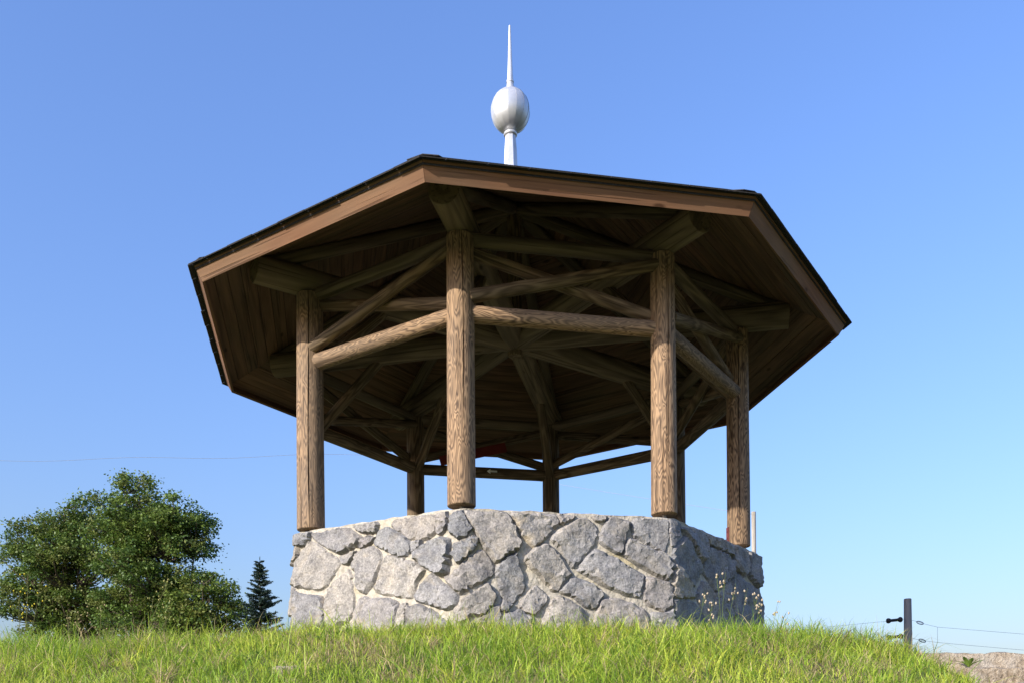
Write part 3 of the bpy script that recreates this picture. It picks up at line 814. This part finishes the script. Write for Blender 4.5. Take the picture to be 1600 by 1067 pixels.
def broad_tree(name, label, lobes, base, D, nclus, per, seed, leaf=.046, stems=4, group=None, tone=(1, 1, 1)):
    """lobes: ellipses read in the picture (u, v, ru, rv) at depth D, given real depth; clusters of leaves hang on limbs"""
    rg = np.random.default_rng(seed); px = D/FPX
    root = empty(name, base); tag(root, label, 'tree', group)
    L = []
    for (u, v, ru, rv, dy) in lobes:
        c = pix(u, v, D); c.y += dy; L.append((np.array(c), np.array([ru*px, max(ru, rv)*px*.9, rv*px])))
    wts = np.array([np.prod(r)**.75 for _, r in L]); wts /= wts.sum()
    cl = []
    # boughs: flattened tufts spread through the crown's outer volume; leaf clusters sit on them
    nb = max(14, nclus//11)
    for _ in range(nb):
        k = rg.choice(len(L), p=wts); c, r = L[k]
        dn = unit(rg.normal(size=3)); b = c+dn*r*rg.uniform(.45, .97)
        br = rg.uniform(.38, .72)
        for _ in range(11):
            e = unit(rg.normal(size=3)); e[2] = e[2] if e[2] > -.3 else -e[2]
            cl.append((b+e*br*np.array([1, 1, .85]), k))
    P = np.array([p for p, _ in cl])
    # limbs: stems fan out of the base, a branch runs to every cluster
    segs = []; nodes = []
    base = np.array(base)
    for s in range(len(L)):
        c, r = L[s]
        a = base+np.array([rg.normal()*.12, rg.normal()*.12, 0]); prev = a; n = 7
        tgt = c+np.array([0, 0, r[2]*.55])
        for k in range(1, n+1):
            t = k/n; q = a*(1-t)+tgt*t+np.array([math.sin(t*5+s)*.12, math.cos(t*4+s)*.12, 0])+np.array([0, 0, .9*t*(1-t)])
            w0 = .17*(1-.85*(t-1/n)); w1 = .17*(1-.85*t)
            segs.append((prev, q, w0*.8, w1*.8)); nodes.append((q, w1*.6)); prev = q
    NP = np.array([n_[0] for n_ in nodes])
    for p in P:
        dd = np.linalg.norm(NP-p, axis=1)+np.maximum(0, NP[:, 2]-p[2]+.2)*1.5; k = int(np.argmin(dd)); a = NP[k]
        m_ = a*.5+p*.5+np.array([rg.normal()*.08, rg.normal()*.08, -.05]); r0 = min(nodes[k][1], .035)
        segs.append((a, m_, r0, r0*.65)); segs.append((m_, p, r0*.65, .006))
    limb_mesh(segs, 'trunk', M_bark, root)
    n = len(P)*per; idx = np.repeat(np.arange(len(P)), per)
    csz = rg.uniform(.13, .27, len(P))
    C = P[idx]+rg.normal(size=(n, 3))*csz[idx][:, None]*np.array([1, 1, .55])*.75
    A = unit(rg.normal(size=(n, 3))*np.array([1, 1, .6])+np.array([0, 0, -.25]))
    Bv = unit(np.cross(A, rg.normal(size=(n, 3))*.6+np.array([0, 0, 1.])))
    ll = leaf*rg.uniform(.7, 1.35, n)[:, None]
    base_c = np.array([[.115, .185, .034], [.15, .215, .042], [.085, .145, .032], [.17, .20, .05]])
    cc = base_c[rg.integers(0, 4, len(P))][idx]*rg.uniform(.75, 1.3, (n, 1))*np.array(tone)
    V, T, st, tt, col4 = quads(C, A*ll, Bv*ll*.62, .25, np.c_[cc, np.ones(n)])
    npmesh('crown', V, T, st, tt, M_leaf, root, col4)
DT = 30.0
def gz(p): return Vector((p.x, p.y, float(ground(p.x, p.y))-.1))
broad_tree('broad_tree', 'tallest broad leafy tree beside the small spruce', [(205, 792, 46, 36, 0), (215, 828, 64, 50, .2), (272, 848, 54, 48, -.3), (188, 860, 42, 55, .3), (240, 925, 82, 58, 0), (305, 888, 28, 36, .2), (225, 985, 90, 60, 0)], gz(pix(225, 1100, DT)), DT, 1150, 72, 3, group='trees beyond the crest')
broad_tree('broad_tree', 'wide leafy tree with lower crown at the side away from the spruce', [(108, 812, 40, 34, 0), (85, 855, 58, 45, .2), (38, 885, 34, 40, .3), (120, 900, 50, 55, -.2), (50, 960, 50, 50, 0), (130, 980, 66, 55, .2)], gz(pix(110, 1100, DT+1.5)), DT+1.5, 860, 72, 4, group='trees beyond the crest', tone=(1, .98, 1))
broad_tree('leafy_shrub', 'low leafy shrub between the tall tree and the small spruce', [(325, 930, 26, 30, 0), (340, 968, 30, 36, .2), (300, 965, 36, 36, 0)], gz(pix(335, 1100, DT-1)), DT-1, 200, 56, 5, leaf=.048, tone=(1.05, 1.0, .9))
def spruce(u, vtop, D, seed):
    rg = np.random.default_rng(seed); top = np.array(pix(u, vtop, D)); b = gz(pix(u+2, 1100, D)); H = top[2]-b.z
    root = empty('spruce_tree', b); tag(root, 'small dark pointed spruce tree beside the stone wall', 'tree')
    segs = [(np.array(b), top, .09, .008)]; C = []; A = []
    z = .22
    while z < 1:
        zz = top[2]-(1-z)*H if False else b.z+H*z
        fr = (1-z); Lb = .06+1.95*fr**.95
        nb = rg.integers(5, 8); a0 = rg.uniform(0, 6.28)
        for k in range(nb):
            a = a0+2*math.pi*k/nb+rg.normal()*.2; l = Lb*rg.uniform(.55, 1.15)
            zq = min(z+rg.uniform(-.02, .02), .995); o_ = np.array([top[0]+(b.x-top[0])*(1-zq), b.y, b.z+H*zq]); dr = np.array([math.cos(a), math.sin(a), .42-.6*fr+rg.normal()*.1])
            tip = o_+dr*l; segs.append((o_, tip, .016*fr+.004, .003))
            ns = max(4, int(l/.055))
            for q in range(ns):
                t = (q+.6)/ns; p = o_+dr*l*t
                for sgn in (-1, 1):
                    sl = .30*l*(1-t*.75)*rg.uniform(.7, 1.1)+.04; sd_ = np.array([-math.sin(a), math.cos(a), 0])*sgn*.8+dr*.75+np.array([0, 0, -.18]); sd_ /= np.linalg.norm(sd_)
                    for w_ in np.arange(.1, 1.01, .045/max(sl, .045)):
                        pp = p+sd_*sl*w_
                        for e in range(4):
                            C.append(pp+rg.normal(size=3)*.008); A.append(sd_*.7+rg.normal(size=3)*.55)
        z += .014+.022*fr
    for t in np.linspace(.9, 1.02, 40):
        C.append(np.array([top[0], top[1], b.z+H*t])); A.append(rg.normal(size=3)*.7+np.array([0, 0, 1]))
    C = np.array(C); A = unit(np.array(A)); n = len(C); B = unit(np.cross(A, rg.normal(size=(n, 3))))
    limb_mesh(segs, 'trunk', M_bark, root)
    cc = np.array([.028, .052, .034])*rg.uniform(.7, 1.35, (n, 1))
    V, T, st, tt, c4 = quads(C, A*.04, B*.0125, .1, np.c_[cc, np.ones(n)])
    npmesh('needles', V, T, st, tt, M_leaf, root, c4)
spruce(406, 876, 27.0, 8)

# ------------------------------------------------------------------ grass
def in_wall(x, y, m=.0):
    r = np.full(x.shape, -9.)
    for i in range(1, 9):
        mid = ang(i)+rad(22.5); r = np.maximum(r, x*math.cos(mid)+y*math.sin(mid))
    return r < 2.62*C8+.075+m
def vnoise(x, y, f, s):
    return np.sin(x*f+s)*np.sin(y*f*1.13+s*2.1)+.6*np.sin(x*f*2.3+y*f*1.7+s*3)+.4*np.sin(x*f*4.1-y*f*3.3+s)
def blades(x, y, L, wd, bend, colr, rg, lean=None):
    n = len(x); z = ground(x, y)-.012
    th_ = rg.uniform(0, 2*math.pi, n); dx, dy = np.cos(th_), np.sin(th_)
    fx = rg.uniform(0, 2*math.pi, n); wx, wy = np.cos(fx)*wd, np.sin(fx)*wd
    base = np.stack([x, y, z], 1); wv = np.stack([wx, wy, np.zeros(n)], 1); dv = np.stack([dx, dy, np.zeros(n)], 1)
    rows = []
    for t, k in ((0, 1.), (.4, .9), (.75, .6)):
        h = L*(t-.5*bend*t*t*.6); o_ = L*bend*t*t*.85
        p = base+dv*o_[:, None]; p[:, 2] += h; rows.append((p-wv*k, p+wv*k))
    t = 1.; p = base+dv*(L*bend*.85)[:, None]; p[:, 2] += L*(1-.5*bend*.6-.15*bend**2)
    V = np.stack([rows[0][0], rows[0][1], rows[1][0], rows[1][1], rows[2][0], rows[2][1], p], 1).reshape(-1, 3)
    b = np.arange(n)[:, None]*7
    lo = np.concatenate([b+np.array([[0, 1, 3, 2]]), b+np.array([[2, 3, 5, 4]]), b+np.array([[4, 5, 6]])], 1)
    st = (np.arange(n)[:, None]*11+np.array([[0, 4, 8]])).reshape(-1); tt = np.tile([4, 4, 3], n)
    g = np.array([.55, .55, .85, .85, 1.05, 1.05, 1.15])*0+1
    c = (colr[:, None, :]*g[None, :, None]).reshape(-1, 3)
    return V, lo.reshape(-1), st, tt, np.c_[c, np.ones(len(c))]
rg = np.random.default_rng(11)
def scatter(n, x0, x1, d0, d1):
    return rg.uniform(x0, x1, n), rg.uniform(d0, d1, n)+CAM.y
x, y = scatter(300000, -7.2, 7.4, 4.4, 11.6)
d = y-CAM.y
keep = ~in_wall(x, y)
keep &= ~((x > ST_X-.1+.2*(d < 8.5)) & (d < 9.05))
vis = (np.abs(x) < .60*d+.25)
behind = in_wall(x, y, 2.5) & (y > .8) | ((d > 9.6) & (np.abs(x) < 2.6))
pk = np.where(vis, np.clip(1.25-(d-8.6)*.33, .25, 1), .22); pk = np.where(behind, pk*.25, pk)
keep &= rg.uniform(0, 1, len(x)) < pk
x, y, d = x[keep], y[keep], d[keep]; n = len(x)
pn = vnoise(x, y, 1.3, 1.); pn2 = vnoise(x, y, 3.7, 4.)
L = .088*np.exp(rg.normal(0, .42, n))*(1+.28*pn2.clip(-1, 1)+.2*pn.clip(-1, 1))
# longer growth round the shaded corner and along the left crest
L *= 1+1.5*np.exp(-((x-2.45)**2/.4+(d-9.1)**2/1.0))+.5*np.exp(-((x-2.6)**2/.5+(d-8.6)**2/.8))
L *= 1+.9*sstep(-2.7, -3.8, x)*np.exp(-((d-8.2)/1.2)**2)
L *= 1+.35*sstep(.2, 1.2, vnoise(x, y, 2.6, 9.))
L *= 1-.45*in_wall(x, y, .3)*(x < 1.2)
L = np.clip(L, .03, .34)
wd = rg.uniform(.0015, .0034, n)*(1+.7*(rg.uniform(0, 1, n) < .08))
long_ = rg.uniform(0, 1, n) < .05; L = np.where(long_, np.minimum(L*1.7+.03, .36), L)
bend = np.clip(rg.uniform(.15, 1.35, n)+.25*long_, 0, 1.45)
green = np.array([.30, .44, .045]); yel = np.array([.55, .60, .08]); deep = np.array([.10, .21, .025]); straw = np.array([.52, .41, .21])
t = np.clip(rg.uniform(0, 1, n)*.8+.3*vnoise(x, y, 1.1, 2.5), 0, 1)[:, None]
c = green*(1-t)+yel*t
kd = (rg.uniform(0, 1, n) < .22+.12*pn2.clip(-1, 1)); c[kd] = (deep+(green-deep)*rg.uniform(0, .6, (n, 1)))[kd]
dry = sstep(.35, 1.3, vnoise(x, y, 1.9, 7.)+.25*(x > .8)); ks = rg.uniform(0, 1, n) < .09+.5*dry; c[ks] = (straw*rg.uniform(.6, 1.2, (n, 1)))[ks]
c *= rg.uniform(.8, 1.2, (n, 1))
# tussocks: long blades arching out of common crowns
nt_ = 1500; tx, ty = rg.uniform(-6.5, 6.0, nt_), rg.uniform(5.0, 10.2, nt_)+CAM.y
ok = ~in_wall(tx, ty, .03) & ~((tx > ST_X-.15) & (ty-CAM.y < 9.05)) & (vnoise(tx, ty, 1.6, 3.3) > -.5) & ~(in_wall(tx, ty, .35) & (tx < 1.0) & (rg.uniform(0, 1, nt_) < .7))
tx, ty = tx[ok], ty[ok]; per = rg.integers(14, 38, len(tx)); ti = np.repeat(np.arange(len(tx)), per); m_ = len(ti)
sx, sy = tx[ti]+rg.normal(0, .022, m_), ty[ti]+rg.normal(0, .022, m_)
tl = rg.uniform(.10, .22, len(tx))*(1+.9*np.exp(-((tx-2.5)**2/.5+(ty-CAM.y-9.0)**2/1.2))); tc = rg.uniform(0, 1, len(tx))
cl_ = np.where((tc < .55)[ti][:, None], green, np.where((tc < .8)[ti][:, None], yel, straw*.9))*rg.uniform(.65, 1.25, (m_, 1))
dead = rg.uniform(0, 1, m_) < .15; cl_[dead] = straw*.95
x, y = np.concatenate([x, sx]), np.concatenate([y, sy]); n = len(x)
L = np.concatenate([L, tl[ti]*rg.uniform(.55, 1.2, m_)]); wd = np.concatenate([wd, rg.uniform(.0018, .0040, m_)])
bend = np.concatenate([bend, rg.uniform(.35, 1.4, m_)]); c = np.concatenate([c, cl_])
# low broad-leaved herbs between the blades
k_ = 9000; ux, uy = rg.uniform(-6, 5, k_), rg.uniform(5, 9.5, k_)+CAM.y
ok = ~in_wall(ux, uy, .02) & ~((ux > ST_X-.1) & (uy-CAM.y < 9.05)) & (vnoise(ux, uy, 2.2, 5.5) > .35); ux, uy = ux[ok], uy[ok]; k_ = len(ux)
x, y = np.concatenate([x, ux]), np.concatenate([y, uy]); n = len(x)
L = np.concatenate([L, rg.uniform(.05, .11, k_)]); wd = np.concatenate([wd, rg.uniform(.006, .013, k_)]); bend = np.concatenate([bend, rg.uniform(.7, 1.4, k_)])
c = np.concatenate([c, np.array([.20, .34, .06])*rg.uniform(.6, 1.3, (k_, 1))])
# single tall flowering culms on the crest and by the wall's end
k_ = 620; ux = np.where(rg.uniform(0, 1, k_) < .5, rg.uniform(-5.2, -2.6, k_), rg.normal(2.7, .45, k_)); uy = np.where(ux < 0, rg.uniform(7.6, 9.0, k_), rg.uniform(8.3, 9.6, k_))+CAM.y
ok = ~in_wall(ux, uy, .03) & (ux < ST_X-.2); ux, uy = ux[ok], uy[ok]; k_ = len(ux)
x, y = np.concatenate([x, ux]), np.concatenate([y, uy]); n = len(x)
L = np.concatenate([L, rg.uniform(.2, .42, k_)]); wd = np.concatenate([wd, rg.uniform(.0012, .0024, k_)]); bend = np.concatenate([bend, rg.uniform(.05, .7, k_)])
c = np.concatenate([c, np.where(rg.uniform(0, 1, (k_, 1)) < .5, straw*.8, green)*rg.uniform(.7, 1.1, (k_, 1))])
V, lo, st, tt, c4 = blades(x, y, L, wd, bend, c, rg)
gr = npmesh('grass', V, lo, st, tt, M_grass, None, c4, True); tag(gr, 'long green and straw coloured grass covering the bank', 'grass', None, 'stuff')
print('grass blades', n)

# ------------------------------------------------------------------ herbs and seed heads
def herb(name, label, stems, heads, leaves, base, group=None, cat='plant', stemc=(.2, .27, .06), headc=(.62, .52, .38), leafc=(.17, .27, .05)):
    root = empty(name, base); tag(root, label, cat, group)
    def tinted(nm, V, F, c):
        me = bpy.data.meshes.new(nm); me.from_pydata([tuple(v) for v in V], [], F); me.update()
        a = me.attributes.new('tint', 'FLOAT_COLOR', 'POINT'); a.data.foreach_set('color', list(c+(1,))*len(V))
        me.materials.append(M_herb); me.polygons.foreach_set('use_smooth', [True]*len(me.polygons))
        return place(bpy.data.objects.new(nm, me), Matrix(), root)
    for pts, r in stems:
        V = []; F = []
        for k, p in enumerate(pts):
            rr_ = r*(1-.6*k/(len(pts)-1))
            for j in range(4): V.append(p+Vector((rr_*math.cos(j*1.571), rr_*math.sin(j*1.571), 0)))
        for k in range(len(pts)-1):
            for j in range(4): F.append((k*4+j, k*4+(j+1) % 4, k*4+4+(j+1) % 4, k*4+4+j))
        tinted('stem', V, F, stemc)
    for p, ax, l, wd_ in heads:
        ax = ax.normalized(); a = ax.orthogonal().normalized(); b = ax.cross(a); V = [p]; F = []
        for f, rr_ in ((.25, .8), (.55, 1), (.85, .55)):
            for j in range(6): th_ = j*math.pi/3; V.append(p+ax*l*f+(a*math.cos(th_)+b*math.sin(th_))*wd_*rr_)
        V.append(p+ax*l)
        for j in range(6):
            F.append((0, 1+(j+1) % 6, 1+j))
            for k in range(2): F.append((1+k*6+j, 1+k*6+(j+1) % 6, 7+k*6+(j+1) % 6, 7+k*6+j))
            F.append((13+j, 13+(j+1) % 6, 19))
        tinted('seed_head', V, F, headc)
    for p, dr, l, wd_ in leaves:
        V = []; F = []; sd_ = dr.cross(Vector((0, 0, 1))).normalized()
        for k in range(6):
            t = k/5; q = p+dr*l*t+Vector((0, 0, -.35*l*t*t)); ww = wd_*math.sin(math.pi*min(.97, .12+.86*t))
            V += [q-sd_*ww+Vector((0, 0, ww*.4)), q, q+sd_*ww+Vector((0, 0, ww*.4))]
        for k in range(5):
            for j in range(2): F.append((k*3+j, k*3+j+1, k*3+j+4, k*3+j+3))
        tinted('leaf', V, F, leafc)
    return root
hr = random.Random(21)
def curve_stem(u0, v0, u1, v1, d, n=8, bow=.0):
    a, b = pix(u0, v0, d), pix(u1, v1, d+hr.uniform(-.05, .05)); a.z = float(ground(a.x, a.y))-.01; pts = []
    for k in range(n):
        t = k/(n-1); pts.append(a.lerp(b, t)+Vector((bow*math.sin(t*math.pi), 0, 0)))
    return pts
# pale seed heads against the shaded wall bay
tips = [(1134, 893, 1128, 985), (1120, 897, 1126, 985), (1101, 924, 1078, 975), (1115, 936, 1105, 980), (1150, 910, 1135, 985), (1168, 918, 1150, 985), (1180, 925, 1168, 985), (1186, 938, 1175, 985), (1112, 958, 1100, 985), (1215, 940, 1205, 985), (1228, 958, 1222, 990)]
for k, (u, v, ub, vb) in enumerate(tips):
    dd = 8.55+.04*k; pts = curve_stem(ub, vb, u, v, dd, 9, hr.uniform(-.02, .02)); heads = []
    for q in range(hr.randint(4, 8)):
        f = hr.uniform(.72, 1.0); i0 = min(7, int(f*8)); p = pts[i0].lerp(pts[i0+1], f*8-i0)
        off = Vector((hr.uniform(-.035, .035), hr.uniform(-.03, .03), hr.uniform(-.02, .03))) if q else Vector()
        heads.append((p+off, Vector((hr.uniform(-.6, .6), hr.uniform(-.6, .6), 1)), hr.uniform(.022, .034), hr.uniform(.007, .011)))
    st_ = [(pts, .0022)]+[([h[0]-(h[0]-pts[6])*.75, h[0]], .001) for h in heads[1:]]
    herb('seeding_herb', 'slender herb with pale seed heads before the shaded wall bay', st_, heads, [(pts[1], Vector((hr.uniform(-1, 1), hr.uniform(-1, 1), .5)).normalized(), .1, .006)], pts[0], 'seeding herbs by the shaded wall')
# tall weeds on the left crest
def weed(name, label, stalks, d, headc, ln, cat='plant'):
    stems, heads, leaves = [], [], []
    for ub, vb, u, v, bow in stalks:
        pts = curve_stem(ub, vb, u, v, d, 10, bow); stems.append((pts, .0035))
        for q in range(7):
            f = hr.uniform(.55, 1); i0 = min(8, int(f*9)); p = pts[i0]
            tip = p+Vector((hr.uniform(-.09, .09), hr.uniform(-.06, .06), hr.uniform(.02, .09))); stems.append(([p, p.lerp(tip, .5)+Vector((0, 0, .005)), tip], .0015))
            heads.append((tip, Vector((hr.uniform(-.4, .4), 0, 1)), .018, .007))
        for q in range(ln):
            p = pts[1+q % 5]; leaves.append((p, Vector((hr.uniform(-1, 1), hr.uniform(-1, 1), .6)).normalized(), hr.uniform(.08, .18), hr.uniform(.006, .012)))
    return herb(name, label, stems, heads, leaves, stems[0][0][0], None, cat, (.22, .22, .08), headc)
weed('yellow_flowered_weed', 'tall branching weed with tiny yellow flowers on the crest', [(30, 1000, 44, 895, .02), (34, 1000, 30, 925, -.01), (36, 1000, 62, 918, .01)], 8.2, (.65, .55, .06), 4)
weed('arching_weed', 'pale arching weed stalk before the tallest broad tree', [(222, 1000, 262, 912, -.02), (226, 1000, 240, 930, .0), (224, 1000, 270, 950, .02)], 8.0, (.45, .42, .16), 7)
weed('straw_weed', 'straw coloured seeding grass stalk before the wide tree', [(108, 1000, 105, 955, .01), (112, 1000, 122, 958, 0), (150, 1000, 158, 948, .01)], 8.1, (.42, .34, .18), 3)
# broad-leaved dock growing between the top steps
dk = Vector((4.0, CAM.y+8.46, -1.53)); lv = []
for k in range(9):
    a = rad(200+hr.uniform(0, 150)) if k < 7 else rad(hr.uniform(0, 360)); lv.append((dk, Vector((math.cos(a)*.8, math.sin(a)*.5, hr.uniform(.55, 1.0))).normalized(), hr.uniform(.12, .2), hr.uniform(.014, .022)))
herb('dock_plant', 'broad-leaved green plant growing between the stone steps', [], [], lv, dk, None, 'plant', leafc=(.2, .31, .05))
